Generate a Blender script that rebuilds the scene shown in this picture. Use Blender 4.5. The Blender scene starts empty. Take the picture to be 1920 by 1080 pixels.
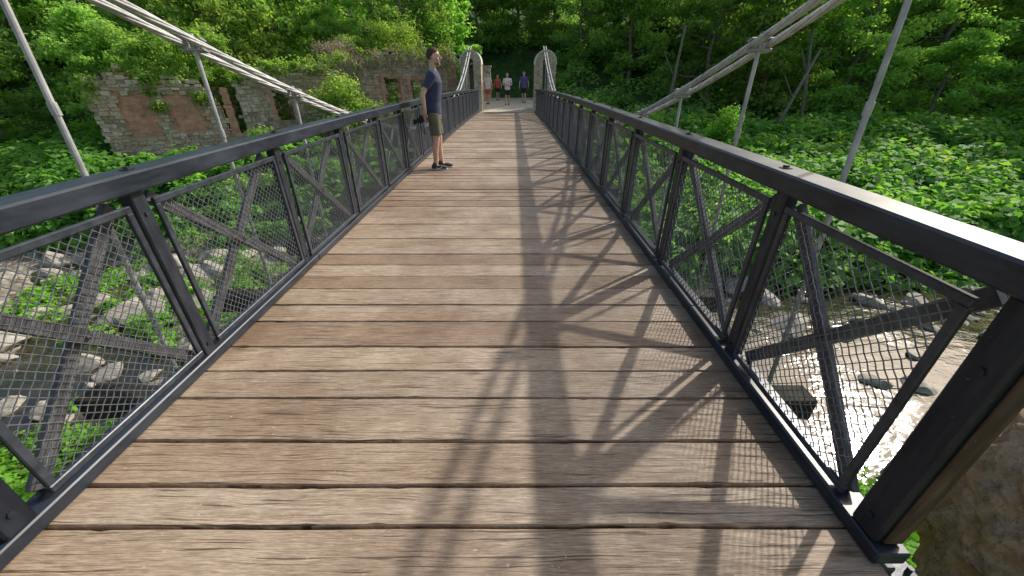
import bpy, math, random
import numpy as np
from mathutils import Vector, Matrix, Euler
random.seed(7); rng=np.random.default_rng(7)
sc=bpy.context.scene; COL=sc.collection
sc.view_settings.view_transform='Standard'; sc.view_settings.look='None'; sc.view_settings.exposure=0
rad=math.radians
# ---------------------------------------------------------------- helpers
class MB:
    def __init__(s): s.v=[];s.f=[];s.p=[]
    def add(s,vs,fs,pid=0.0):
        b=len(s.v); s.v.extend([tuple(x) for x in vs]); s.f.extend([tuple(i+b for i in f) for f in fs]); s.p.extend([pid]*len(vs))
    def box(s,c,d,R=None,pid=0.0,jit=0.0,top=1.0):
        vs=[]
        for z in(-1,1):
            for y in(-1,1):
                for x in(-1,1):
                    k=top if z>0 else 1
                    q=Vector((x*d[0]/2*k,y*d[1]/2*k,z*d[2]/2))
                    if jit: q+=Vector((random.uniform(-jit,jit),random.uniform(-jit,jit),random.uniform(-jit,jit)))
                    if R is not None: q=R@q
                    vs.append(q+Vector(c))
        s.add(vs,[(0,2,3,1),(4,5,7,6),(0,1,5,4),(2,6,7,3),(0,4,6,2),(1,3,7,5)],pid)
    def bbox(s,c,d,R=None,pid=0.0,ch=0.006):
        x,y,z=[k/2 for k in d]; ch=min(ch,x*.9,y*.9,z*.9); vs=[];idx={}
        for sx in(-1,1):
            for sy in(-1,1):
                for sz in(-1,1):
                    for a in range(3):
                        q=[sx*(x-ch),sy*(y-ch),sz*(z-ch)]; q[a]=(sx*x,sy*y,sz*z)[a]
                        idx[(sx,sy,sz,a)]=len(vs); q=Vector(q)
                        if R is not None:q=R@q
                        vs.append(q+Vector(c))
        fs=[]
        for a in range(3):
            o=[k for k in range(3) if k!=a]
            for sg in(-1,1):
                l=[]
                for p,q in((-1,-1),(1,-1),(1,1),(-1,1)):
                    t=[0,0,0];t[a]=sg;t[o[0]]=p;t[o[1]]=q;l.append(idx[(*t,a)])
                fs.append(l)
            for p in(-1,1):
                for q in(-1,1):
                    l=[]
                    for e,aa in((-1,o[0]),(1,o[0]),(1,o[1]),(-1,o[1])):
                        t=[0,0,0];t[a]=e;t[o[0]]=p;t[o[1]]=q;l.append(idx[(*t,aa)])
                    fs.append(l)
        for sx in(-1,1):
            for sy in(-1,1):
                for sz in(-1,1): fs.append([idx[(sx,sy,sz,a)] for a in range(3)])
        s.add(vs,fs,pid)
    def tube(s,pts,rads,n=8,pid=0.0,cap=True):
        pts=[Vector(p) for p in pts]; vs=[];fs=[]
        if not hasattr(rads,'__len__'): rads=[rads]*len(pts)
        prev=None
        for i,p in enumerate(pts):
            t=(pts[min(i+1,len(pts)-1)]-pts[max(i-1,0)])
            if t.length<1e-9:t=Vector((0,0,1))
            t.normalize()
            if prev is None:
                a=Vector((0,0,1)) if abs(t.z)<.9 else Vector((1,0,0))
            else: a=prev
            u=(a-t*a.dot(t)).normalized(); w=t.cross(u); prev=u
            for k in range(n):
                an=2*math.pi*(k+.5)/n
                vs.append(p+(u*math.cos(an)+w*math.sin(an))*rads[i])
        for i in range(len(pts)-1):
            for k in range(n):
                a=i*n+k;b=i*n+(k+1)%n
                fs.append((a,b,b+n,a+n))
        if cap: fs.append(tuple(range(n-1,-1,-1))); fs.append(tuple(range((len(pts)-1)*n,len(pts)*n)))
        s.add(vs,fs,pid)
    def ell(s,c,r,R=None,n=14,m=9,pid=0.0):
        vs=[];fs=[];c=Vector(c)
        if not hasattr(r,'__len__'): r=(r,r,r)
        def P(q):
            q=Vector((q[0]*r[0],q[1]*r[1],q[2]*r[2]))
            return (R@q if R is not None else q)+c
        vs.append(P((0,0,-1)))
        for i in range(1,m):
            ph=-math.pi/2+math.pi*i/m
            for k in range(n):
                a=2*math.pi*k/n; vs.append(P((math.cos(ph)*math.cos(a),math.cos(ph)*math.sin(a),math.sin(ph))))
        vs.append(P((0,0,1))); L=len(vs)-1
        for k in range(n): fs.append((0,1+(k+1)%n,1+k)); fs.append((L,1+(m-2)*n+k,1+(m-2)*n+(k+1)%n))
        for i in range(m-2):
            for k in range(n):
                a=1+i*n+k;b=1+i*n+(k+1)%n; fs.append((a,b,b+n,a+n))
        s.add(vs,fs,pid)
    def cap(s,a,b,ra,rb,n=12):
        s.tube([a,b],[ra,rb],n); s.ell(a,ra*.99,n=n,m=8); s.ell(b,rb*.99,n=n,m=8)
    def loft(s,rings,n=20,pid=0.0):
        vs=[];fs=[]
        for (c,rx,ry) in rings:
            for k in range(n):
                a=2*math.pi*k/n; vs.append((c[0]+rx*math.cos(a),c[1]+ry*math.sin(a),c[2]))
        for i in range(len(rings)-1):
            for k in range(n):
                a=i*n+k;b=i*n+(k+1)%n; fs.append((a,b,b+n,a+n))
        fs.append(tuple(range(n-1,-1,-1))); fs.append(tuple(range((len(rings)-1)*n,len(rings)*n)))
        s.add(vs,fs,pid)
    def mesh(s,name,smooth=False):
        me=bpy.data.meshes.new(name); me.from_pydata(s.v,[],s.f); 
        at=me.attributes.new('pid','FLOAT','POINT'); at.data.foreach_set('value',s.p)
        if smooth: me.polygons.foreach_set('use_smooth',[True]*len(me.polygons))
        me.update(); return me
    def obj(s,name,mat,parent=None,smooth=False,loc=(0,0,0)):
        return mkobj(name,s.mesh(name,smooth),mat,parent,loc)
def mkobj(name,me,mat,parent=None,loc=(0,0,0)):
    o=bpy.data.objects.new(name,me)
    if mat and me and len(me.materials)==0: me.materials.append(mat)
    COL.objects.link(o); o.location=loc
    if parent: o.parent=parent
    return o
def empty(name,loc=(0,0,0),parent=None):
    o=bpy.data.objects.new(name,None); o.empty_display_size=.2; COL.objects.link(o); o.location=loc
    if parent:o.parent=parent
    return o
def tag(o,label=None,cat=None,group=None,kind=None):
    if label:o["label"]=label
    if cat:o["category"]=cat
    if group:o["group"]=group
    if kind:o["kind"]=kind
    return o
# ---------------------------------------------------------------- material helpers
class NT:
    def __init__(s,name):
        s.m=bpy.data.materials.new(name); s.m.use_nodes=True; s.t=s.m.node_tree; s.t.nodes.clear()
        s.out=s.n('ShaderNodeOutputMaterial')
    def n(s,typ,ins=None,**kw):
        x=s.t.nodes.new(typ)
        for k,v in kw.items(): setattr(x,k,v)
        if ins:
            for k,v in ins.items():
                if isinstance(v,bpy.types.NodeSocket): s.t.links.new(v,x.inputs[k])
                else: x.inputs[k].default_value=v
        return x
    def ramp(s,fac,stops,interp='LINEAR'):
        r=s.n('ShaderNodeValToRGB',{'Fac':fac}); r.color_ramp.interpolation=interp
        e=r.color_ramp.elements
        while len(e)<len(stops): e.new(.5)
        for i,(p,c) in enumerate(stops): e[i].position=p; e[i].color=(*c,1) if len(c)==3 else c
        return r.outputs['Color']
    def noise(s,vec,scale,detail=4,rough=.5,dist=0):
        x=s.n('ShaderNodeTexNoise',{'Scale':scale,'Detail':detail,'Roughness':rough,'Distortion':dist})
        if vec is not None:s.t.links.new(vec,x.inputs['Vector'])
        return x.outputs['Fac']
    def math(s,op,a,b=0.0,c=None):
        x=s.n('ShaderNodeMath',operation=op)
        for i,v in enumerate((a,b) if c is None else (a,b,c)):
            if isinstance(v,bpy.types.NodeSocket): s.t.links.new(v,x.inputs[i])
            else:x.inputs[i].default_value=v
        return x.outputs[0]
    def mix(s,fac,a,b,bt='MIX'):
        x=s.n('ShaderNodeMix',data_type='RGBA',blend_type=bt)
        for sock,v in ((x.inputs[0],fac),(x.inputs[6],a),(x.inputs[7],b)):
            if isinstance(v,bpy.types.NodeSocket): s.t.links.new(v,sock)
            elif sock==x.inputs[0]: sock.default_value=v
            else: sock.default_value=(*v,1)
        return x.outputs[2]
    def coord(s,which='Object',scale=None):
        c=s.n('ShaderNodeTexCoord').outputs[which]
        if scale: c=s.n('ShaderNodeMapping',{'Vector':c,'Scale':scale}).outputs[0]
        return c
    def attr(s,name): return s.n('ShaderNodeAttribute',attribute_name=name).outputs['Fac']
    def bump(s,h,strength=.3,dist=.01):
        return s.n('ShaderNodeBump',{'Height':h,'Strength':strength,'Distance':dist}).outputs[0]
    def pbr(s,color,rough=.6,metal=0,normal=None,spec=.5):
        ins={'Roughness':rough,'Metallic':metal,'Specular IOR Level':spec}
        ins['Base Color']=color if isinstance(color,bpy.types.NodeSocket) else (*color,1)
        if normal is not None: ins['Normal']=normal
        p=s.n('ShaderNodeBsdfPrincipled',ins)
        s.t.links.new(p.outputs[0],s.out.inputs[0]); return p
def m_simple(name,c1,c2,scale=8,rough=.6,metal=0,bs=.2,detail=5,spec=.5):
    t=NT(name); v=t.coord(); f=t.noise(v,scale,detail,.6)
    col=t.ramp(f,[(.3,c1),(.7,c2)]); t.pbr(col,rough,metal,t.bump(f,bs,.01),spec); return t.m
def m_deck():
    t=NT('weathered_oak_planks'); tc=t.coord(); pid=t.attr('pid')
    off=t.n('ShaderNodeCombineXYZ',{'X':t.math('MULTIPLY',pid,37.0),'Y':0.0,'Z':t.math('MULTIPLY',pid,11.0)}).outputs[0]
    v=t.n('ShaderNodeVectorMath',{0:tc,1:off},operation='ADD').outputs[0]
    warp=t.n('ShaderNodeTexNoise',{'Vector':t.n('ShaderNodeMapping',{'Vector':v,'Scale':(1.8,7,1)}).outputs[0],'Scale':1.0,'Detail':2.0}).outputs['Color']
    wv=t.n('ShaderNodeVectorMath',{0:warp,'Scale':.045},operation='SCALE').outputs[0]
    v2=t.n('ShaderNodeVectorMath',{0:v,1:wv},operation='ADD').outputs[0]
    g=t.noise(t.n('ShaderNodeMapping',{'Vector':v2,'Scale':(4.5,100,1)}).outputs[0],1.6,8,.76)
    fine=t.noise(t.n('ShaderNodeMapping',{'Vector':v2,'Scale':(20,330,1)}).outputs[0],1.0,5,.75)
    big=t.noise(t.n('ShaderNodeMapping',{'Vector':v,'Scale':(1.5,5,1)}).outputs[0],1.0,6,.65)
    crk=t.noise(t.n('ShaderNodeMapping',{'Vector':v2,'Scale':(2.2,120,1)}).outputs[0],1.0,2,.5)
    c=t.ramp(g,[(.3,(.15,.105,.072)),(.45,(.32,.245,.172)),(.56,(.46,.37,.275)),(.72,(.64,.555,.45))])
    c=t.mix(t.ramp(big,[(.4,(0,0,0)),(.75,(.6,.6,.6))]),c,(.56,.475,.375),'MIX')
    tone=t.ramp(pid,[(0,(.74,.67,.61)),(.35,(.95,.91,.87)),(.7,(1.0,1.0,1.0)),(1,(1.16,1.15,1.14))])
    c=t.mix(1.0,c,tone,'MULTIPLY')
    fr=t.ramp(fine,[(.3,(.45,.41,.38)),(.6,(1.14,1.14,1.14))]); c=t.mix(.9,c,fr,'MULTIPLY')
    cm=t.ramp(crk,[(.34,(.2,.15,.12)),(.385,(1,1,1))]); c=t.mix(.8,c,cm,'MULTIPLY')
    kv=t.n('ShaderNodeTexVoronoi',{'Vector':t.n('ShaderNodeMapping',{'Vector':v2,'Scale':(.9,3.6,0.0)}).outputs[0],'Scale':1.0})
    km=t.ramp(kv.outputs['Distance'],[(.02,(.22,.15,.10)),(.04,(.65,.55,.45)),(.075,(1,1,1))]); c=t.mix(.75,c,km,'MULTIPLY')
    st=t.noise(tc,1.0,7,.68); c=t.mix(.8,c,t.ramp(st,[(.38,(.62,.53,.45)),(.58,(1.08,1.06,1.04))]),'MULTIPLY')
    spots=t.noise(tc,45,3,.5); c=t.mix(t.ramp(spots,[(.70,(0,0,0)),(.75,(.45,.45,.45))]),c,(.66,.62,.55))
    h=t.math('ADD',t.math('MULTIPLY',g,.8),t.math('MULTIPLY',t.n('ShaderNodeSeparateColor',{'Color':cm}).outputs[0],.5))
    h=t.math('ADD',h,t.math('MULTIPLY',fine,.5))
    t.pbr(c,.52,0,t.bump(h,.7,.005),.5); return t.m
def m_blackwood(name='black_painted_timber',base=(.010,.014,.023),worn=(.034,.043,.060),rough=.36,gs=(5,.8,5),speck=.4,fade=(.062,.074,.096),spec=.5):
    t=NT(name); v=t.coord(scale=gs); f=t.noise(v,6,6,.6); big=t.noise(t.coord(),2.5,5,.65)
    c=t.ramp(f,[(.42,base),(.75,worn)]); c=t.mix(t.ramp(big,[(.45,(0,0,0)),(.8,(.5,.5,.5))]),c,fade)
    spk=t.noise(t.coord(),60,4,.65); c=t.mix(t.ramp(spk,[(.67,(0,0,0)),(.74,(speck,)*3)]),c,(.18,.175,.17))
    r=t.math('ADD',t.math('MULTIPLY',big,.3),rough-.13)
    t.pbr(c,r,0,t.bump(f,.15,.003),spec); return t.m
def m_stone(name,stops,scale=4.5,mort=(.22,.19,.15)):
    t=NT(name); v=t.coord(scale=(1,1,1.5)); w=t.n('ShaderNodeTexNoise',{'Vector':v,'Scale':3.0}).outputs['Color']
    v2=t.n('ShaderNodeVectorMath',{0:v,1:t.n('ShaderNodeVectorMath',{0:w,'Scale':.18},operation='SCALE').outputs[0]},operation='ADD').outputs[0]
    a=t.n('ShaderNodeTexVoronoi',{'Vector':v2,'Scale':scale}); e=t.n('ShaderNodeTexVoronoi',{'Vector':v2,'Scale':scale},feature='DISTANCE_TO_EDGE')
    r=t.n('ShaderNodeSeparateColor',{'Color':a.outputs['Color']}).outputs[0]
    c=t.ramp(r,stops); n=t.noise(v,22,6,.65); c=t.mix(.7,c,t.ramp(n,[(.3,(.5,.5,.5)),(.7,(1.25,1.2,1.1))]),'MULTIPLY')
    m=t.ramp(e.outputs['Distance'],[(.03,(1,1,1)),(.09,(0,0,0))]); c=t.mix(m,c,mort)
    h=t.math('ADD',t.ramp(e.outputs['Distance'],[(0,(0,0,0)),(.12,(1,1,1))]),t.math('MULTIPLY',n,.4))
    t.pbr(c,.9,0,t.bump(h,.9,.04),.2); return t.m
def m_pidstone(name,stops):
    t=NT(name); v=t.coord(); c=t.ramp(t.attr('pid'),stops); n=t.noise(v,14,6,.65)
    c=t.mix(.8,c,t.ramp(n,[(.3,(.55,.55,.55)),(.7,(1.3,1.25,1.15))]),'MULTIPLY')
    b=t.noise(v,.8,4,.55); c=t.mix(t.ramp(b,[(.54,(0,0,0)),(.74,(.4,.4,.4))]),c,(.18,.21,.07))
    rd=t.noise(v,.6,3,.5); c=t.mix(t.ramp(rd,[(.35,(.55,.55,.55)),(.5,(0,0,0))]),c,(.60,.34,.23))
    t.pbr(c,.9,0,t.bump(n,.8,.03),.2); return t.m
def m_leaf(name,cols,trans=.5,objrand=True,hue=.03,gloss=True):
    t=NT(name); r=t.attr('rnd_shade')
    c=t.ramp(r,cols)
    if objrand:
        oi=t.n('ShaderNodeObjectInfo').outputs['Random']
        hs=t.n('ShaderNodeHueSaturation',{'Hue':t.math('MULTIPLY_ADD',oi,hue,.5-hue*.8),'Value':t.math('MULTIPLY_ADD',oi,.5,.85),'Saturation':.9,'Color':c}); c=hs.outputs[0]
    if gloss: p=t.pbr(c,.62,0,None,.22)
    else: p=t.n('ShaderNodeBsdfDiffuse',{'Color':c})
    bright=t.mix(1.0,c,(1.8,1.9,.8),'MULTIPLY')
    tr=t.n('ShaderNodeBsdfTranslucent',{'Color':bright})
    mx=t.n('ShaderNodeMixShader',{0:trans,1:p.outputs[0],2:tr.outputs[0]})
    t.t.links.new(mx.outputs[0],t.out.inputs[0]); return t.m
M_deck=m_deck()
M_black=m_blackwood()
M_post=m_blackwood('black_worn_post',(.011,.014,.022),(.044,.051,.063),.42,(5,5,.8),spec=.35)
M_endp=m_blackwood('dark_gloss_post',(.008,.011,.018),(.026,.032,.043),.36,(5,5,.7),.6,(.036,.044,.056),.3)
M_brown=m_blackwood('brown_worn_wood',(.050,.035,.025),(.14,.098,.068),.6,(5,5,.7),.5,(.10,.074,.055),.3)
M_brace=m_blackwood('grey_weathered_brace',(.045,.048,.054),(.15,.152,.155),.5,(4,2,2),.4,(.13,.135,.145))
M_beam=m_simple('dark_stained_beam',(.030,.029,.022),(.075,.070,.054),7,.92,0,.4,6,.1)
M_frame=m_simple('painted_steel_frame',(.020,.026,.036),(.065,.076,.095),14,.34,.2,.1,5,.5)
M_wire=m_simple('galvanised_wire',(.10,.108,.12),(.24,.25,.27),30,.32,.5,.0)
M_cable=m_simple('weathered_cable',(.36,.36,.35),(.70,.70,.68),9,.5,.1,.2)
M_rod=m_simple('galvanised_rod',(.27,.27,.27),(.55,.55,.54),7,.5,.2,.2)
M_bolt=m_simple('dark_bolt',(.02,.02,.02),(.06,.06,.06),20,.4,.6,.1)
M_pillar=m_stone('pillar_rubble_stone',[(0,(.42,.32,.21)),(.4,(.66,.55,.40)),(.7,(.78,.68,.52)),(1,(.54,.45,.34))],5.0,(.62,.54,.43))
M_cope=m_simple('pale_coping',(.55,.50,.42),(.74,.69,.60),12,.85,0,.4)
M_ruin=m_pidstone('ruin_stone',[(0,(.34,.27,.20)),(.3,(.52,.42,.32)),(.6,(.64,.54,.42)),(.85,(.74,.65,.52)),(1,(.64,.40,.28))])
M_mortar=m_simple('mortar',(.32,.26,.19),(.46,.39,.30),10,.95,0,.5)
def m_brick():
    t=NT('red_brick_infill'); v=t.coord()
    b=t.n('ShaderNodeTexBrick',{'Vector':t.n('ShaderNodeMapping',{'Vector':v,'Rotation':(rad(90),0,0)}).outputs[0],'Scale':1.0,'Brick Width':.24,'Row Height':.075,'Mortar Size':.008,'Color1':(.76,.38,.25,1),'Color2':(.64,.28,.18,1),'Mortar':(.62,.50,.41,1)})
    n=t.noise(v,3.2,6,.65); c=t.mix(.85,b.outputs['Color'],t.ramp(n,[(.32,(.5,.5,.47)),(.7,(1.2,1.15,1.1))]),'MULTIPLY')
    t.pbr(c,.9,0,t.bump(b.outputs['Fac'],-.4,.01),.2); return t.m
M_brick=m_brick()
M_bark=m_simple('bark',(.10,.085,.06),(.26,.22,.17),6,.9,0,.6)
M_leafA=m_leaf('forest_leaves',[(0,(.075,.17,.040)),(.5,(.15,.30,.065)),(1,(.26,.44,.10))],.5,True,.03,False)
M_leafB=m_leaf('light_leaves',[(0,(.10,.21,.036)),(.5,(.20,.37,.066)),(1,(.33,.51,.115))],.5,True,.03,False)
M_leafU=m_leaf('undergrowth_leaves',[(0,(.065,.165,.038)),(.5,(.15,.33,.066)),(.96,(.25,.45,.10)),(1,(.38,.41,.085))],.45,False)
M_leafN=m_leaf('bright_bank_leaves',[(0,(.08,.19,.022)),(.6,(.19,.40,.052)),(1,(.30,.52,.095))],.45,False)
M_dry=m_leaf('dry_twigs',[(0,(.30,.24,.17)),(1,(.60,.50,.39))],.1,False,.03,False)
M_vineleaf=m_leaf('vine_leaves',[(0,(.20,.15,.08)),(.25,(.38,.24,.14)),(.35,(.19,.30,.06)),(1,(.29,.45,.09))],.35,False,.03,False)
# ---------------------------------------------------------------- terrain
def sm(a,b,x):
    t=np.clip((x-a)/(b-a),0,1); return t*t*(3-2*t)
def wob(x,y):
    return (np.sin(x*.9+1.3*np.sin(y*.7))*.5+np.sin(y*1.3+x*.4+2)*.5+np.sin(x*2.3+y*1.9)*.25)
def H(x,y):
    x=np.asarray(x,float);y=np.asarray(y,float)
    bed=-4.34-.36*sm(-2,2,x)+.15*wob(x*.8,y*.9)+.36*sm(-4,-9,x)*(.6+.4*np.sin(x*.7+y*.8))
    near=(1-sm(-1.0,4.6,y+.25*np.sin(x*.5)))*3.95
    right=sm(-3,5,x)
    yf=y+.6*np.sin(x*.35)
    farL=sm(11.2,18.0,yf)*2.6
    farR=sm(9.6,12.2,yf)*1.55+sm(13,24,yf)*1.9
    far=farL*(1-right)+farR*right
    hill=np.clip(y-(25.5),0,60)*.34
    hill=np.minimum(hill,16)+np.clip(np.abs(x)-26,0,40)*.16*sm(12,22,y)
    h=bed+near+far+hill*1.0+.10*wob(x*1.7,y*1.6)
    pm=(1-sm(2.6,5.2,np.abs(x+.15)))*sm(21.6,23.4,y)*(1-sm(34,42,y))
    h=h*(1-pm)+(-.36)*pm
    return h
def axis(lo,hi,fine_lo,fine_hi,st):
    a=list(np.arange(fine_lo,fine_hi+1e-6,st)); s=st;p=fine_lo
    L=[]
    while p>lo: s*=1.25;p-=s;L.append(p)
    s=st;p=fine_hi;R=[]
    while p<hi: s*=1.25;p+=s;R.append(p)
    return np.array(L[::-1]+a+R)
def grid_mesh(name,xs,ys,fn):
    X,Y=np.meshgrid(xs,ys); Z=fn(X,Y); nx=len(xs);ny=len(ys)
    co=np.stack([X,Y,Z],-1).reshape(-1,3)
    i=np.arange(ny-1)[:,None]*nx+np.arange(nx-1)[None]; i=i.ravel()
    q=np.stack([i,i+1,i+nx+1,i+nx],-1)
    me=bpy.data.meshes.new(name); me.vertices.add(len(co)); me.vertices.foreach_set('co',co.ravel())
    me.loops.add(q.size); me.loops.foreach_set('vertex_index',q.ravel().astype(np.int32))
    me.polygons.add(len(q)); me.polygons.foreach_set('loop_start',np.arange(0,q.size,4,dtype=np.int32))
    me.update(calc_edges=True); me.polygons.foreach_set('use_smooth',np.ones(len(q),bool)); return me
def m_ground():
    t=NT('river_bank_soil'); v=t.coord(); z=t.n('ShaderNodeSeparateXYZ',{'Vector':v}).outputs['Z']
    n=t.noise(v,1.5,8,.65); vo=t.n('ShaderNodeTexVoronoi',{'Vector':v,'Scale':6.0}); r=t.n('ShaderNodeSeparateColor',{'Color':vo.outputs['Color']}).outputs[0]
    grav=t.ramp(r,[(0,(.11,.09,.06)),(.5,(.22,.19,.14)),(1,(.38,.35,.29))])
    soil=t.ramp(n,[(.35,(.04,.06,.02)),(.55,(.06,.13,.035)),(.75,(.12,.16,.06))])
    mr=t.n('ShaderNodeMapRange',{'Value':t.math('ADD',z,t.math('MULTIPLY',n,.9)),'From Min':-3.4,'From Max':-2.9}).outputs[0]
    c=t.mix(mr,grav,soil)
    h=t.math('SUBTRACT',n,vo.outputs['Distance'])
    t.pbr(c,.95,0,t.bump(h,.7,.08),.2); return t.m
g=grid_mesh('ground',axis(-320,320,-34,34,.45),axis(-150,320,-6,46,.4),H)
tag(mkobj('ground',g,m_ground()),kind='structure')
def m_water():
    t=NT('river_water'); v=t.coord(scale=(1,1.8,1)); n1=t.noise(v,1.8,3,.5); n2=t.noise(v,8,3,.55)
    deep=t.ramp(t.noise(t.coord(),1.3,9,.75),[(.38,(.012,.013,.008)),(.52,(.036,.030,.016)),(.66,(.10,.08,.045))])
    calm=t.ramp(t.noise(t.coord(),.55,3,.5),[(.42,(.4,.4,.4)),(.62,(1,1,1))])
    h=t.math('MULTIPLY',t.math('ADD',n1,t.math('MULTIPLY',n2,.3)),calm)
    t.pbr(deep,.06,0,t.bump(h,.5,.06),.6); return t.m
w=grid_mesh('river',np.linspace(-60,60,60),np.linspace(0,15,16),lambda X,Y:X*0-4.12)
tag(mkobj('river',w,m_water()),kind='structure')
t=NT('sandy_path');v=t.coord();n=t.noise(v,3,8,.7);t.pbr(t.ramp(n,[(.3,(.42,.36,.28)),(.7,(.64,.58,.47))]),.95,0,t.bump(n,.4,.03),.2)
pth=grid_mesh('path',np.linspace(-3.2,2.9,12),np.linspace(23.16,39,50),lambda X,Y:-.175+.175*sm(23.3,26,Y)+.015*wob(X,Y)*sm(23.3,26,Y)-.2*sm(2.1,3,abs(X)))
tag(mkobj('path',pth,t.m),kind='structure')
# ---------------------------------------------------------------- bridge
def dz(y): return .013*y-.00088*y*y if y>0 else 0.0
def slope(y): return .013-.00176*y
bridge=empty('suspension_bridge')
tag(bridge,'long timber footbridge hung from grey steel cables over a stony river','bridge')
YEND=23.2
d=MB(); edges=[-.45,-.2,.03,.24,.44,.64,.832,1.0,1.22,1.49,1.70,1.92,2.2,2.42,2.66]
while edges[-1]<YEND: edges.append(edges[-1]+random.choice([.19,.21,.22,.24,.26]))
for i in range(len(edges)-1):
    y0,y1=edges[i]+random.uniform(.004,.007),edges[i+1]-random.uniform(.004,.007)
    xs0=-1.80+random.uniform(-.02,.015); xs1=1.30+random.uniform(-.015,.02); N=70; pid=random.random()
    tl=random.uniform(-.004,.004); ph=[random.uniform(0,6) for _ in range(4)]; dh=random.uniform(-.003,.003)
    vs=[];fs=[]
    for k in range(N+1):
        x=xs0+(xs1-xs0)*k/N
        a=.0022*math.sin(x*2.1+ph[0])+.0014*math.sin(x*6.3+ph[1]); b=.0022*math.sin(x*1.9+ph[2])+.0014*math.sin(x*7.1+ph[3])
        if random.random()<.08: a+=random.uniform(0,.006)
        if random.random()<.08: b-=random.uniform(0,.006)
        t0=dz(y0)+dh-tl; t1=dz(y1)+dh+tl
        for (yy,zz) in ((y0+a,t0-.008),(y0+a+.005,t0),(y1+b-.005,t1),(y1+b,t1-.008),(y1+b,t1-.055),(y0+a,t0-.055)):
            vs.append((x,yy,zz))
    for k in range(N):
        for j in range(6):
            a=k*6+j;b=k*6+(j+1)%6; fs.append((a,a+6,b+6,b))
    fs.append((0,1,2,3,4,5)); e=N*6; fs.append((e+5,e+4,e+3,e+2,e+1,e))
    d.add(vs,fs,pid)
tag(d.obj('deck',M_deck,bridge),'weathered brown oak planks laid across')
for x in(-1.6,-.6,.3,1.1):
    s=MB(); ys=np.arange(-.4,YEND+.1,.8)
    for a,b in zip(ys[:-1],ys[1:]):
        zc=(dz(a)+dz(b))/2; s.box((x,(a+b)/2,zc-.14),(.12,b-a,.15),Euler((math.atan(slope((a+b)/2)),0,0)).to_matrix())
    s.obj('stringer',M_beam,bridge)
POST=[.80]+[1.8+1.23*i for i in range(18)]
cb=MB(); cb.bbox((0,0,0),(4.50,.15,.16),None,0,.008)
cme=cb.mesh('cross_beam'); cme.materials.append(M_beam)
for y in POST:
    o=mkobj('cross_beam',cme,None,bridge,(-.40,y-.04,dz(y)-.31))
    if y==.80: o.location=(-.30,y-.06,dz(y)-.20); o.scale=(.76,.8,.7)
def wire_mesh(w,h,s=.031,r=.0023):
    mb=MB()
    for sg in(1,-1):
        K=int((w+h)/(s*1.41421))+2
        for k in range(-K,K+1):
            o=k*s*1.41421; pts=[]; ylo,yhi=-w/2,w/2
            if sg==1: ylo=max(ylo,-h/2-o); yhi=min(yhi,h/2-o)
            else: ylo=max(ylo,o-h/2); yhi=min(yhi,o+h/2)
            if yhi-ylo<.01: continue
            n=max(2,int((yhi-ylo)*1.41421/(s*.5))+1)
            for i in range(n+1):
                y=ylo+(yhi-ylo)*i/n; z=sg*y+o
                ph=math.pi*(y*1.41421/s)
                pts.append((.0018*math.cos(ph+(0 if sg==1 else math.pi)+k*math.pi),y,z))
            mb.tube(pts,r,4,cap=False)
    return mb.mesh('wire_mesh')
def frame_mesh(w,h,b=.032,t=.022):
    mb=MB()
    mb.bbox((0,0,h/2-b/2),(t,w,b),None,0,.004); mb.bbox((0,0,-h/2+b/2),(t,w,b),None,0,.004)
    mb.bbox((0,-w/2+b/2,0),(t-.002,b,h-2*b),None,0,.004); mb.bbox((0,w/2-b/2,0),(t-.002,b,h-2*b),None,0,.004)
    return mb.mesh('panel_frame')
def brace_mesh(w,h):
    mb=MB(); L=math.hypot(w,h)-.07; a=math.atan2(h,w)
    mb.bbox((0,0,0),(.03,L,.060),Euler((a,0,0)).to_matrix(),0,.004)
    mb.bbox((.034,0,0),(.03,L,.060),Euler((-a,0,0)).to_matrix(),.5,.004)
    mb.tube([(-.03,0,0),(.06,0,0)],.012,8)
    return mb.mesh('cross_brace')
ME={}
for key,w,h in(('S',.83,.875),('L',1.10,.875)):
    a=wire_mesh(w-.05,h-.05); a.materials.append(M_wire)
    b=frame_mesh(w,h); b.materials.append(M_frame)
    c=brace_mesh(w+.02,h+.06); c.materials.append(M_brace)
    ME[key]=(a,b,c)
pm=MB(); pm.bbox((0,0,.505),(.065,.078,1.01),None,0,.006)
for z in(.12,.9): pm.tube([(-.040,0,z),(.040,0,z)],.010,8)
pme=pm.mesh('post'); pme.materials.append(M_post)
bt=MB(); bt.tube([(0,0,0),(0,0,.004)],[.028,.028],14); bt.tube([(0,0,.004),(0,0,.014)],[.015,.013],6)
btm=bt.mesh('rail_bolt'); btm.materials.append(M_bolt)
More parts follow.
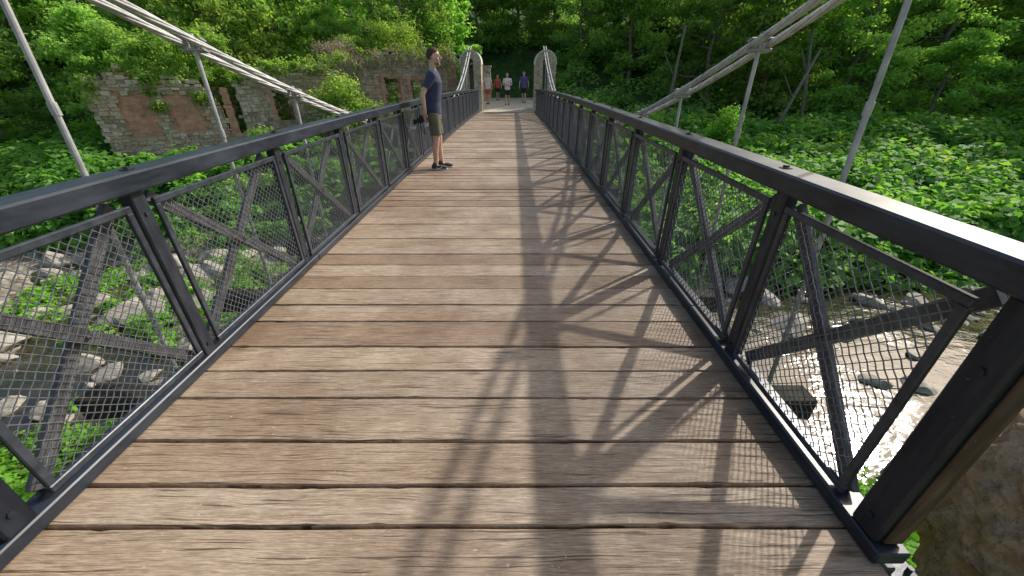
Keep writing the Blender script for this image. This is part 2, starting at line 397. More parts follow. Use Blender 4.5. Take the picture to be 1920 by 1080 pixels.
for side,X0,nm in((1,1.262,'right'),(-1,-1.762,'left')):
    xc=X0+side*.045
    rl=MB(); js=[.42,2.30] + [2.30+2.46*i for i in range(1,9)]; js[-1]=23.25
    if side<0: js=[.3,3.18]+[3.18+2.46*i for i in range(1,9)]; js[-1]=23.25
    for a,b in zip(js[:-1],js[1:]):
        n=4; 
        ys=np.linspace(a+.001,b-.001,n+1); wv=.145; hv=.088; ch=.009; vs=[];fs=[]
        prof=[(-wv/2+ch,0),(wv/2-ch,0),(wv/2,-ch),(wv/2,-hv+ch),(wv/2-ch,-hv),(-wv/2+ch,-hv),(-wv/2,-hv+ch),(-wv/2,-ch)]
        for y in ys:
            for (px,pz) in prof: vs.append((xc+px,y,dz(y)+1.10+pz))
        for k in range(n):
            for j in range(8):
                p=k*8+j;q=k*8+(j+1)%8; fs.append((p,p+8,q+8,q))
        fs.append(tuple(range(8))); fs.append(tuple(range(n*8+7,n*8-1,-1)))
        rl.add(vs,fs,random.random())
    for a,b in zip(js[:-1],js[1:]):
        if side>0 and a<.5:a=.70
        m=(a+b)/2; R=Euler((math.atan(slope(m)),0,0)).to_matrix()
        rl.bbox((xc,m,dz(m)+.036),(.115,b-a-.002,.062),R,random.random(),.006)
        rl.bbox((xc+side*.02,m,dz(m)-.09),(.06,b-a-.002,.13),R,random.random(),.006)
    railing=rl.obj('railing',M_black,bridge)
    tag(railing,'black timber handrail and kerb rail with mesh panels')
    for i,y in enumerate(POST):
        if i==0: continue
        yy=y+random.uniform(-.05,.1); mkobj('rail_bolt',btm,None,railing,(xc,yy,dz(yy)+1.10))
    for i,y in enumerate(POST):
        if i==0:
            ep=MB(); ep.bbox((0,0,.54),(.10,.10,.945),None,0,.008); ep.tube([(-.056,0,.8),(.056,0,.8)],.012,8); ep.tube([(-.056,0,.15),(.056,0,.15)],.012,8)
            o=ep.obj('end_post',M_endp,railing,False,(xc,y-.01,dz(y)))
            fp=MB(); fp.bbox((side*.012,-.054,.54),(.066,.012,.93),None,0,.004); fp.obj('post_side_plate',M_brown,o)  # thin added plate makes the near side of the end post brown
        else:
            o=mkobj('post',pme,None,railing,(xc,y,dz(y))); o.rotation_euler=(0,0,random.uniform(-.02,.02))
    for i in range(len(POST)-1):
        a,b=POST[i],POST[i+1]; key='S' if i==0 else 'L'
        m=(a+b)/2+(.02 if i==0 else 0); sl=math.atan(slope(m)); zc=dz(m)+.075+.435+.012
        x=X0+side*.012
        o=mkobj('wire_mesh',ME[key][0],None,railing,(x+side*.004,m,zc)); o.rotation_euler=(sl,0,0)
        o=mkobj('panel_frame',ME[key][1],None,railing,(x,m,zc)); o.rotation_euler=(sl,0,0)
        o=mkobj('cross_brace',ME[key][2],None,railing,(X0+side*.055,m,zc)); o.rotation_euler=(sl,0,0)
        if side<0: o.rotation_euler=(-sl,0,math.pi)
sh=MB(); sh.bbox((1.42,.72,-.085),(.10,.10,.012),None,0,.003); sh.tube([(1.44,.72,-.08),(1.44,.72,-.05)],.010,6); tag(sh.obj('steel_shoe',M_frame,bridge),'dark steel plate at the post foot')
hk=MB(); hk.tube([(1.78,1.86,-.30),(1.80,1.88,-.48),(1.84,1.90,-.62),(1.90,1.90,-.70),(1.96,1.90,-.66),(1.97,1.90,-.58)],[.012]*6,8); tag(hk.obj('steel_hook',M_beam,bridge,True),'dark curved steel hook hanging below the deck')
def cabz(y): return .0172*(y-12.0)**2+.37
for side,xc in((1,1.76),(-1,-2.26)):
    for off in(-.06,.06):
        mb=MB(); ys=np.arange(-1.2,24.3,.09)
        for s in range(7):
            pts=[]
            for y in ys:
                a=2*math.pi*(s/6+y/1.4); r=0 if s==6 else .0165
                pts.append((xc+off+r*math.cos(a),y,cabz(y)+r*math.sin(a)))
            mb.tube(pts,.0096,6,s/7)
        mb.obj('main_cable',M_cable,bridge,True)
    for i,y in enumerate(POST[1:]):
        yt=y+(.32 if i==0 else .18); zt=cabz(yt); zb=dz(y)-.42; yb=y+(.18 if i==0 else .12)
        sp=MB(); sp.tube([(xc,yb,zb),(xc,yt,zt+.03)],.0145,10)
        for k in(.3,.72):
            p=Vector((xc,yb,zb)).lerp(Vector((xc,yt,zt)),k); sp.tube([p-Vector((0,0,.03)),p+Vector((0,0,.03))],.0195,10)
        ra=math.atan(.0344*(yt-12)); R=Euler((ra,0,0)).to_matrix()
        sp.bbox((xc,yt,zt+.034),(.165,.06,.012),R,0,.003)
        sp.bbox((xc,yt,zt-.034),(.165,.06,.012),R,0,.003)
        for dx in(-.02,.02,): sp.tube([(xc+dx,yt,zt-.05),(xc+dx,yt,zt+.055)],.007,6)
        sp.tube([(xc,yt,zt+.03),(xc,yt,zt+.07)],[.024,.016],8)
        sp.tube([(xc,yb,zb-.02),(xc,yb,zb+.04)],.028,8)
        sp.obj('suspender_rod',M_rod,bridge,False)
def arch_pillar(loc,label):
    root=empty('stone_pillar',loc); tag(root,label,'pillar','stone bridge pillars')
    W=.56;w=.155;D=1.25;zs=1.90;z0=-1.2
    def prof(R,zsp,n=14,zb=z0): return [(-R,zb)]+[(-R*math.cos(math.pi*k/n),zsp+R*math.sin(math.pi*k/n)) for k in range(n+1)]+[(R,zb)]
    def ring(mb,Ro,Ri,y0,y1,zb=z0,zsp=zs):
        o=prof(Ro,zsp,14,zb); i=prof(Ri,zsp,14,zb); n=len(o); vs=[]
        for y in(y0,y1):
            for p in o: vs.append((p[0],y,p[1]))
            for p in i: vs.append((p[0],y,p[1]))
        fs=[]
        for k in range(n-1):
            fs.append((k,k+1,n+k+1,n+k)); fs.append((2*n+k,3*n+k,3*n+k+1,2*n+k+1))
            fs.append((k,2*n+k,2*n+k+1,k+1)); fs.append((n+k,n+k+1,3*n+k+1,3*n+k))
        mb.add(vs,fs,0)
    b=MB(); ring(b,W,w,-D/2,D/2); b.box((0,.38,(2.1+z0)/2),(2*w+.004,.44,2.1-z0)); 
    b.obj('masonry',M_pillar,root)
    c=MB(); ring(c,W+.025,W-.04,-D/2-.025,D/2+.025,zs-.1); c.obj('coping',M_cope,root)
    b=MB(); b.box((0,-.1,1.85),(.30,.4,.12)); b.tube([(-.15,-.1,1.93),(.15,-.1,1.93)],.09,14); b.obj('cable_saddle',M_rod,root)
    return root
arch_pillar((1.80,24.2,.30),'round-topped rubble stone pillar carrying cables at bridge end')
arch_pillar((-2.22,24.2,.30),'round-topped rubble stone pillar beside the ivy-covered ruin')
for x in(1.78,-2.28): arch_pillar((x,-1.9,.35),'round-topped rubble stone pillar at the near abutment')
gp=MB(); gp.bbox((0,0,1.05),(.7,.7,2.1),None,0,.03); gp.bbox((0,0,2.15),(.82,.82,.12),None,0,.02)
tag(gp.obj('gate_pillar',M_pillar,None,False,(-1.85,30.6,0)),'square rubble stone gate pillar beside the path','pillar')
ab=MB(); ab.box((-.2,23.9,-2.4),(5.6,1.2,4.3)); tag(ab.obj('abutment_wall',M_pillar),'stone abutment wall carrying the bridge end','wall')
ab=MB(); ab.box((-.25,-1.1,-2.3),(3.9,2.5,4.0)); tag(ab.obj('abutment_wall',M_pillar),'stone abutment wall under the near planks','wall')
# ---------------------------------------------------------------- rocks
def rock_mesh(seed,sub=3,rough=.35,fine=1.0):
    import bmesh
    from mathutils import noise
    bm=bmesh.new(); bmesh.ops.create_icosphere(bm,subdivisions=sub,radius=1)
    o=Vector((seed*7.3,seed*3.1,seed)); R=random.Random(seed)
    pls=[(Vector((R.gauss(0,1),R.gauss(0,1),R.gauss(0,1))).normalized(),R.uniform(.5,.8)) for _ in range(11)]
    for v in bm.verts:
        p=v.co.copy(); k=1+rough*noise.noise(p*1.1+o)+rough*.5*noise.noise(p*2.7+o)
        q=p*k
        for n_,dd in pls:
            e=q.dot(n_)-dd
            if e>0: q-=n_*e*.9
        q*=1+fine*rough*.12*noise.noise(p*8+o)+fine*rough*.06*noise.noise(p*19+o)
        if fine>1: 
            q*=1+.014*noise.noise(p*34+o)-.03*max(0,.12-abs(noise.noise(p*3.3+o)))/.12
        v.co=q
    me=bpy.data.meshes.new('rock'); bm.to_mesh(me); bm.free()
    return me
M_rock=m_simple('river_rock',(.17,.15,.12),(.50,.46,.39),3,.85,0,.8,8)
def m_lichen():
    t=NT('lichen_rock');v=t.coord();n=t.noise(v,16,10,.75);n2=t.noise(v,4.2,6,.65);n3=t.noise(v,48,4,.6)
    c=t.ramp(n,[(.33,(.36,.25,.16)),(.5,(.72,.55,.39)),(.66,(.88,.75,.58))]); c=t.mix(t.ramp(n2,[(.46,(0,0,0)),(.6,(.7,.7,.7))]),c,(.80,.48,.22))
    c=t.mix(t.ramp(n3,[(.62,(0,0,0)),(.68,(.7,.7,.7))]),c,(.25,.18,.12))
    t.pbr(c,.92,0,t.bump(t.math('ADD',n,t.math('MULTIPLY',n3,.3)),.9,.05),.2);return t.m
M_lich=m_lichen()
rm=[rock_mesh(i) for i in range(1,8)]
for m_ in rm:m_.materials.append(M_rock)
for i in range(315):
    if i<195: x=random.uniform(-16,-2.2); y=random.uniform(4.8,12.8)
    else: x=random.uniform(1.8,20); y=random.choice([random.uniform(8.8,10.9),random.uniform(7.6,10.9),random.uniform(5.5,9.4)])
    s=random.choice([.08,.12,.15,.2,.28,.38,.55] if i<195 else [.08,.1,.15,.2,.28,.42])*random.uniform(.8,1.2)
    hz=float(H(x,y)); o=mkobj('river_rock',random.choice(rm),None,None,(x,y,hz+.12*s if hz>-4.12 else -4.14))
    o.scale=(s*random.uniform(.9,1.6),s,s*random.uniform(.5,.8)); o.rotation_euler=(random.uniform(-.3,.3),random.uniform(-.3,.3),random.uniform(0,6))
    tag(o,'irregular grey brown rock in the shallow river','rock','rocks in the riverbed')
big=rock_mesh(9,6,.45,1.8); big.materials.append(M_lich); big.polygons.foreach_set('use_smooth',[True]*len(big.polygons))
o=mkobj('boulder',big,None,None,(2.38,.84,-.10)); o.scale=(.76,.60,.78); o.rotation_euler=(.1,-.35,.4); tag(o,'rough tan lichen-covered stone block beside the railing','rock')
# ---------------------------------------------------------------- foliage
def leafmesh(name,C,N,S,R,asp=.5,mat=None):
    n=len(C); N=N/np.maximum(np.linalg.norm(N,axis=1,keepdims=True),1e-6)
    A=rng.normal(size=(n,3)); T=A-N*np.sum(A*N,1,keepdims=True); T/=np.maximum(np.linalg.norm(T,axis=1,keepdims=True),1e-6)
    B=np.cross(N,T); S=S[:,None]
    v=np.stack([C-T*S*.5,C+B*S*asp*.5+N*S*.10,C+T*S*.5-N*S*.05,C-B*S*asp*.5+N*S*.10],1).reshape(-1,3)
    me=bpy.data.meshes.new(name); me.vertices.add(4*n); me.vertices.foreach_set('co',v.astype(np.float32).ravel())
    me.loops.add(4*n); me.loops.foreach_set('vertex_index',np.arange(4*n,dtype=np.int32))
    me.polygons.add(n); me.polygons.foreach_set('loop_start',np.arange(0,4*n,4,dtype=np.int32))
    me.update(calc_edges=True)
    at=me.attributes.new('rnd_shade','FLOAT','POINT'); at.data.foreach_set('value',np.repeat(np.clip(R,0,1),4).astype(np.float32))
    if mat: me.materials.append(mat)
    return me
def clumps(centers,radii,per,leaf,flat=.7,up=.5,shell=.55,hemi=False):
    K=len(centers); idx=np.repeat(np.arange(K),per); n=len(idx)
    D=rng.normal(size=(n,3)); D/=np.linalg.norm(D,axis=1,keepdims=True)
    if hemi: D[:,2]=np.abs(D[:,2])*1.0-.15
    r=(shell+(1-shell)*rng.random(n))[:,None]*(1+.25*rng.normal(size=(n,1))*.6)
    rr=radii[idx][:,None]
    P=centers[idx]+D*r*rr*np.array([1,1,flat])
    N=D*.6+np.array([0,0,up])+rng.normal(size=(n,3))*.45
    cr=rng.random(K)[idx]
    R=.40*cr+.35*rng.random(n)+.25*np.clip(D[:,2]*.5+.5,0,1)  # random tone; top leaves of each clump lighter, shading painted into the colour
    return P,N,leaf*(.6+.8*rng.random(n)),R
def make_tree(seed,Ht,R,leaf,nc,per,low=.12):
    random.seed(seed)
    tr=MB(); pts=[];x=y=0
    for i in range(9):
        pts.append((x,y,Ht*.92*i/8-.5*(i==0))); x+=random.uniform(-.22,.22);y+=random.uniform(-.22,.22)
    r0=.022*Ht*.55+.04; tr.tube(pts,[r0*(1-.85*i/8)+.015 for i in range(9)],8)
    cs=[]
    for i in range(22):
        f=random.uniform(low,.9); k=f*8; a=int(k); p=Vector(pts[a]).lerp(Vector(pts[min(a+1,8)]),k-a)
        an=random.uniform(0,6.28); prof=R*max(.2,math.sin(math.pi*min(1,(f-low*.5+.12)/1.0))**.7)
        L=prof*random.uniform(.7,1.0); up=random.uniform(.1,.5)*L
        q=p+Vector((math.cos(an)*L,math.sin(an)*L,up)); m=p.lerp(q,.5)+Vector((0,0,-.08*L))
        rb=r0*(1-.8*f)*.45+.012
        tr.tube([p,m,q],[rb,rb*.65,.012],5)
        cs.append(q); cs.append(p.lerp(q,.65)+Vector((random.uniform(-.5,.5),random.uniform(-.5,.5),random.uniform(-.2,.4))))
        for j in range(2):
            q2=m+Vector((random.uniform(-1,1),random.uniform(-1,1),random.uniform(-.2,.8)))*L*.45; tr.tube([m,q2],[rb*.5,.01],4); cs.append(q2)
    while len(cs)<nc:
        f=random.uniform(low,1.0); prof=R*max(.15,math.sin(math.pi*min(1,(f-low*.5+.1)/1.08))**.7); an=random.uniform(0,6.28); rr=prof*math.sqrt(random.uniform(.15,1))
        cs.append(Vector((math.cos(an)*rr,math.sin(an)*rr,Ht*f)))
    C=np.array([tuple(c) for c in cs]); rad_=rng.uniform(.55,1.15,len(cs))*R*.27
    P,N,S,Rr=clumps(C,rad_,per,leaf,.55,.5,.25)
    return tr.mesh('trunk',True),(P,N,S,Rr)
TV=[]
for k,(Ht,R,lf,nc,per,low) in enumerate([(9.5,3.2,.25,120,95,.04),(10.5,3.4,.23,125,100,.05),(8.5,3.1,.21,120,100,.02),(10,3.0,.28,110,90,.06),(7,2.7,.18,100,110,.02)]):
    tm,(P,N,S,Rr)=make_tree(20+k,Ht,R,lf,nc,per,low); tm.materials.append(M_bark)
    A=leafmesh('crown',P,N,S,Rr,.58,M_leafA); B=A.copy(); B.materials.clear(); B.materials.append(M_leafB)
    TV.append((tm,A,B))
random.seed(11)
def put_tree(x,y,k,light=False,s=1.0,label=None):
    z=float(H(x,y))-.1; e=empty('tree',(x,y,z)); e.rotation_euler=(random.uniform(-.06,.06),random.uniform(-.06,.06),random.uniform(0,6.28)); e.scale=(s,s,s*random.uniform(.9,1.1))
    tag(e,label or ('light green broadleaf tree on the wooded slope' if light else 'dark green broadleaf tree on the wooded slope'),'tree','trees on the wooded slopes')
    mkobj('trunk',TV[k][0],None,e); mkobj('crown',TV[k][2 if light else 1],None,e)
pl=[]
def ok(x,y,dmin):
    if abs(x+.1)<4.6 and y<44: return False
    if 0<x<9 and y<33: return False
    return all((x-a)**2+(y-b)**2>dmin*dmin for a,b in pl)
for (x,y,k,l) in [(-19.5,22.0,4,1),(-15.5,25.0,2,1),(-11.5,27.0,4,1),(-24,19.5,2,0),(-29,18,0,1),(-7.0,30,1,0),(-5.2,33,3,1),(5.4,35,2,0),(8.5,32,0,1),(12.5,28,2,0),(16,27,0,1),(20,26,1,1),(24.5,25,4,1),(30,24,0,0),(28.5,20,2,1),(36,20,1,0),(-2.8,40.5,2,0),(.4,42,0,0),(3.6,40,2,0),(-5,38,2,1),(-.8,47,1,0),(3,47,1,1),(-34,15,1,1),(-40,20,0,0),(42,15,0,1)]:
    pl.append((x,y)); put_tree(x,y,k,bool(l),random.uniform(.9,1.1))
tries=0
while len(pl)<80 and tries<5000:
    tries+=1; y=random.uniform(28,46); x=random.uniform(-1,1)*(20+y*.7)
    if ok(x,y,3.8): pl.append((x,y)); put_tree(x,y,random.randrange(4),random.random()<.5,random.uniform(.85,1.2))
def region(n,x0,x1,y0,y1,rlo,rhi,cond=None):
    out=[];rr=[]
    while len(out)<n:
        x=random.uniform(x0,x1);y=random.uniform(y0,y1)
        if cond and not cond(x,y): continue
        r=random.uniform(rlo,rhi); out.append((x,y,float(H(x,y))+r*.25)); rr.append(r)
    return np.array(out),np.array(rr)
def inruin(x,y):
    t=((x+17.5)*14.3+(y-17.7)*7.3)/(14.3**2+7.3**2); px=-17.5+14.3*t;py=17.7+7.3*t; return -.05<t<1.0 and math.hypot(x-px,y-py)<2.0
def under(name,parts,leaf,per,mat,label,asp=.66):
    Ps=[clumps(C,R,per,leaf,.85,.7,.7,True) for C,R in parts]
    P,N,S,Rr=[np.concatenate([q[i] for q in Ps]) for i in range(4)]
    Rr=np.clip(Rr+.12*np.sin(P[:,0]*.55+P[:,1]*.9)+.06*np.sin(P[:,0]*1.7),0,1)
    o=mkobj(name,leafmesh(name,P,N,S,Rr,asp,mat),None); tag(o,label,'undergrowth',kind='stuff')
nop=lambda x,y: not(-4.2<x<3.6)
under('undergrowth',[region(850,3.2,34,11.6,24,.5,1.25,nop),region(200,2.8,26,10.4,13.0,.5,1.0),region(60,2.6,6,14,23,.4,.7,nop)],.30,135,M_leafU,'dense leafy green undergrowth covering the river bank')
under('undergrowth',[region(300,-32,-3.2,12.6,18.5,.3,.7,lambda x,y:nop(x,y) and not inruin(x,y) and not (x>-17 and y>16.0+.45*(x+17))),region(140,-32,-18.5,14,22,.5,1.0),region(90,-26,-16.2,13.2,16.6,.6,1.1)],.25,130,M_leafU,'leafy green plants on the bank below the ruin')
under('forest_undergrowth',[region(560,-40,40,24.5,42,.7,1.6,lambda x,y: abs(x+.1)>3.6 and not inruin(x,y)),region(50,-7,7,39.5,46,1.0,1.8)],.28,140,M_leafA,'shaded green shrubs beneath the trees')
under('bank_plants',[region(130,-9,-2.6,1.2,4.8,.22,.45),region(170,2.0,9,1.3,5.4,.22,.5),region(90,1.8,4.5,1.1,2.8,.25,.48)],.095,240,M_leafN,'bright green leafy plants on the near river bank')
under('gravel_bar_plants',[region(95,-14,-3.4,7.6,12.6,.2,.55),region(20,-9,-3.2,5.2,7.6,.18,.35),region(70,3.0,20,8.8,10.8,.2,.5)],.14,130,M_leafN,'bright green plants among the river stones')
def shrub(x,y,z,R,n,leaf,mat,label,flat=.9,name='shrub'):
    e=empty(name,(x,y,z)); tag(e,label,'shrub')
    tr=MB(); cs=[]
    for i in range(16):
        a=random.uniform(0,6.28);el=random.uniform(.2,1.4); q=Vector((math.cos(a)*math.cos(el),math.sin(a)*math.cos(el),math.sin(el)*flat))*R*random.uniform(.6,.95)
        tr.tube([(0,0,-.3),q*.5+Vector((0,0,.1)),q],[.04,.025,.008],5); cs.append(q)
    for i in range(14): 
        q=Vector([random.gauss(0,1) for _ in range(3)]); q.normalize(); q.z=abs(q.z)*flat; cs.append(q*R*random.uniform(.3,.85))
    tr.obj('stem',M_bark,e,True)
    P,N,S,Rr=clumps(np.array([tuple(c) for c in cs]),np.full(len(cs),R*.36),n//len(cs),leaf,.8,.6,.4)
    mkobj('foliage',leafmesh('foliage',P,N,S,Rr,.5,mat),None,e)
shrub(-8.3,20.6,-1.6,1.9,9000,.14,M_leafB,'tall green shrub growing in front of the ruined wall',1.75)
shrub(-11.4,19.2,-1.9,1.1,4500,.13,M_leafB,'green shrub at the foot of the ruined wall',1.3)
shrub(-5.6,22.0,-1.4,1.1,4500,.13,M_leafA,'green shrub at the foot of the vine covered wall',1.3)
shrub(-6.9,26.0,2.7,1.9,9500,.12,M_leafB,'rounded light green bush above the ruined wall')
shrub(-9.0,25.2,2.5,1.1,3900,.12,M_leafB,'small light green bush above the ruined wall')
shrub(-9.4,24.0,2.1,1.35,6000,.07,M_dry,'dry brown leafless shrub on the ruined wall')
shrub(10.2,19.5,-1.0,.95,2600,.11,M_leafN,'yellow green sapling standing above the undergrowth',1.5)
for (x,y,dx,dy,L) in((13.5,21.5,2.6,2,4.5),(9.0,24.5,.4,.5,5),(16.5,23.5,-.6,1,5.5)):
    mb=MB(); z=float(H(x,y)); mb.tube([(x,y,z-.2),(x+dx*.4,y+dy*.4,z+L*.4),(x+dx,y+dy,z+L)],[.11,.09,.05],8); mb.tube([(x+dx*.5,y+dy*.5,z+L*.5),(x+dx*.5-.8,y+dy*.5,z+L*.75)],[.05,.02],6)
    tag(mb.obj('bare_tree',M_bark,None,True),'slender bare tree stem at the forest edge','tree')
# ---------------------------------------------------------------- ruined building
A=Vector((-17.5,17.7,0));B=Vector((-3.4,24.9,0)); U=(B-A).normalized(); Wn=Vector((-U.y,U.x,0)); LW=(B-A).length
ang=math.atan2(U.y,U.x)
ruin=empty('ruined_building',tuple(A)); ruin.rotation_euler=(0,0,ang); tag(ruin,'roofless ruined stone building with bricked windows overgrown by vines','building')
def wall(L,z0,top,holes,th,name,off=(0,0),rot=0,step=.14):
    mb=MB(); bk=MB()
    def hole(s,z): return any(a+.07*math.sin(z*9+a)<s<b+.07*math.sin(z*7+b) and c<z<d_+.06*math.sin(s*9) for a,b,c,d_ in holes)
    s=0
    while s<L:
        w=.2; t=top(s+w/2)-.08; segs=[];cur=None
        z=z0
        while z<t:
            if not hole(s+w/2,z+.05):
                if cur is None: cur=z
            elif cur is not None: segs.append((cur,z));cur=None
            z+=.1
        if cur is not None: segs.append((cur,z))
        for a,b in segs: bk.box((s+w/2,0,(a+b)/2),(w+.001,th-.05,b-a))
        s+=w
    z=z0
    while z<3.5:
        h=step*random.uniform(.7,1.3); s=random.uniform(-.2,0)
        while s<L:
            w=random.uniform(.14,.38); c=s+w/2
            if z<top(c)+random.uniform(-.15,.15) and c>0 and not hole(c,z+h/2):
                mb.box((c,random.uniform(-.015,.015),z+h/2+random.uniform(-.015,.015)),(w-.02,th+random.uniform(-.03,.07),h-.018),Euler((0,random.uniform(-.06,.06),0)).to_matrix(),random.random(),.018)
            s+=w
        z+=h
    a=mb.obj('wall' ,M_ruin,ruin); a.location=(off[0],off[1],0); a.rotation_euler=(0,0,rot)
    b=bk.obj('wall_core',M_mortar,ruin); b.location=(off[0],off[1],0); b.rotation_euler=(0,0,rot)
def topf(s):
    pts=[(0,.9),(.4,1.5),(1.2,1.6),(2,1.4),(3.2,1.35),(3.9,1.1),(4.2,.8),(4.4,.2),(5.1,.1),(5.25,1.2),(6.5,1.65),(8,1.75),(9.5,1.95),(11,2.3),(12.5,2.6),(14,2.4),(16,2.6)]
    for (a,b),(c,d_) in zip(pts[:-1],pts[1:]):
        if a<=s<=c: return b+(d_-b)*(s-a)/(c-a)+.09*math.sin(s*7)+.07*math.sin(s*17)
    return 2.3
holes=[(.8,2.05,-.8,.95),(2.4,3.75,-.75,.95),(6.6,7.4,-.4,1.0),(11.9,12.8,.1,1.5),(13.3,14.1,.1,1.4),(4.4,5.15,-.9,3)]
wall(LW,-2.6,topf,holes,.5,'front')
wall(6,-2.4,lambda s:1.3-.1*s+.1*math.sin(s*5),[(2,3,-.6,.8)],.45,'side',(.02,.28),math.pi/2)
wall(LW,-2.2,lambda s:1.5+.3*math.sin(s*1.3)+.2*math.sin(s*3.1),[(4.4,5.6,-.8,.9),(8,9,-.5,.9),(11.5,12.6,-.3,1.2)],.45,'rear',(0,6.2))
for a,b,c,d_ in holes[:2]:
    mb=MB(); mb.box(((a+b)/2,-.08,(c+d_)/2),(b-a+.3,.16,d_-c+.2)); tag(mb.obj('window_infill',M_brick,ruin),'window opening bricked up with red brick')
mb=MB()
z=-1.3
while z<.95:
    mb.box((4.72+random.uniform(-.02,.02),-.05,z+.07),(.30+random.uniform(-.04,.04),.4,.135),None,random.random(),.012); z+=.14
tag(mb.obj('brick_pier',M_brick,ruin),'red brick door pier still standing')
for a,b,c,d_ in holes[2:5]:
    mb=MB(); mb.box((a-.05,-.02,(c+d_)/2),(.16,.56,d_-c)); mb.box((b+.05,-.02,(c+d_)/2),(.16,.56,d_-c)); mb.box(((a+b)/2,-.02,d_+.07),(b-a+.3,.56,.14)); mb.obj('window_surround',M_brick,ruin)
random.seed(5); vt=MB(); vc=[]
for i in range(125):
    s=random.uniform(10.2,16) if i<95 else random.uniform(5.7,10.2)
    zt=topf(s)+random.uniform(-.1,.45); p=Vector((s,random.uniform(-.45,.3),zt)); pts=[p]
    for k in range(7):
        p=p+Vector((random.uniform(-.3,.3),random.uniform(-.12,.08),random.uniform(-.42,.12))); p.y=min(p.y,random.uniform(-.5,-.3)) if p.z<topf(min(max(p.x,0),16)) else p.y; pts.append(p.copy())
    vt.tube(pts,[.018,.016,.014,.012,.012,.01,.01,.008],4); vc+= [tuple(q) for q in pts[:4:2]]
vn=empty('climbing_vine',tuple(A)); vn.rotation_euler=(0,0,ang); tag(vn,'tangled brown climbing vine hanging over the ruined wall','plant')
M_vine=m_simple('vine_stem',(.30,.22,.165),(.54,.43,.33),8,.9)
vt.obj('stem',M_vine,vn)
P,N,S,Rr=clumps(np.array(vc),np.full(len(vc),.28),7,.12,.8,.3,.2); mkobj('foliage',leafmesh('foliage',P,N,S,Rr,.55,M_vineleaf),None,vn)
C=[];
for i in range(85):
    s=random.uniform(1.2,5.2); C.append(tuple(A+U*s+Wn*random.uniform(-.3,1.4)+Vector((0,0,1.5+random.uniform(-.1,1.8)))))
for i in range(30):
    s=random.uniform(5.3,10.5); C.append(tuple(A+U*s+Wn*random.uniform(-.35,.5)+Vector((0,0,topf(s)+random.uniform(-.3,.45)))))
for i in range(14):
    s=random.choice([random.uniform(2.0,2.5),random.uniform(3.7,4.3),random.uniform(0,.5)]); C.append(tuple(A+U*s+Wn*random.uniform(-.4,-.25)+Vector((0,0,random.uniform(.3,1.6)))))
C=np.array(C); P,N,S,Rr=clumps(C,rng.uniform(.25,.55,len(C)),100,.15,.7,.5,.3); o=mkobj('ivy',leafmesh('ivy',P,N,S,Rr,.5,M_leafB),None); tag(o,'light green ivy spilling over the ruined wall top','plant')
# ---------------------------------------------------------------- people
def remesh(mb,name,mat,parent,vox,it=3):
    me=mb.mesh(name+'_src'); o=bpy.data.objects.new('tmp',me); COL.objects.link(o)
    r=o.modifiers.new('r','REMESH'); r.mode='VOXEL'; r.voxel_size=vox; r.use_smooth_shade=True
    s=o.modifiers.new('s','SMOOTH'); s.iterations=it; s.factor=.5
    dg=bpy.context.evaluated_depsgraph_get(); dg.update(); m2=bpy.data.meshes.new_from_object(o.evaluated_get(dg)); m2.name=name
    bpy.data.objects.remove(o); m2.materials.clear(); m2.polygons.foreach_set('use_smooth',[True]*len(m2.polygons))
    return mkobj(name,m2,mat,parent)
def skinmat(n,c): 
    return m_simple(n,tuple(k*.85 for k in c),tuple(min(1,k*1.1) for k in c),18,.55,0,.05)
SK=skinmat('skin',(.62,.40,.30)); SK2=skinmat('tan_skin',(.62,.39,.29))
def cloth(n,c): return m_simple(n,tuple(k*.75 for k in c),tuple(k*1.25 for k in c),10,.85,0,.35)
HAIRM=m_simple('hair',(.05,.031,.02),(.11,.068,.044),60,.8,0,.5,5,.2)
BEARDM=m_simple('stubble',(.20,.12,.085),(.34,.21,.15),90,.8,0,.5,5,.2)
EYE=m_simple('eye',(.02,.015,.01),(.05,.03,.02),10,.2); EYEW=m_simple('eye_white',(.6,.58,.55),(.7,.68,.66),10,.3)
SOLE=m_simple('shoe_sole',(.55,.54,.52),(.75,.74,.72),20,.7); SHOE=m_simple('dark_shoe',(.02,.02,.022),(.07,.065,.06),30,.7)
def V(*a): return Vector(a)
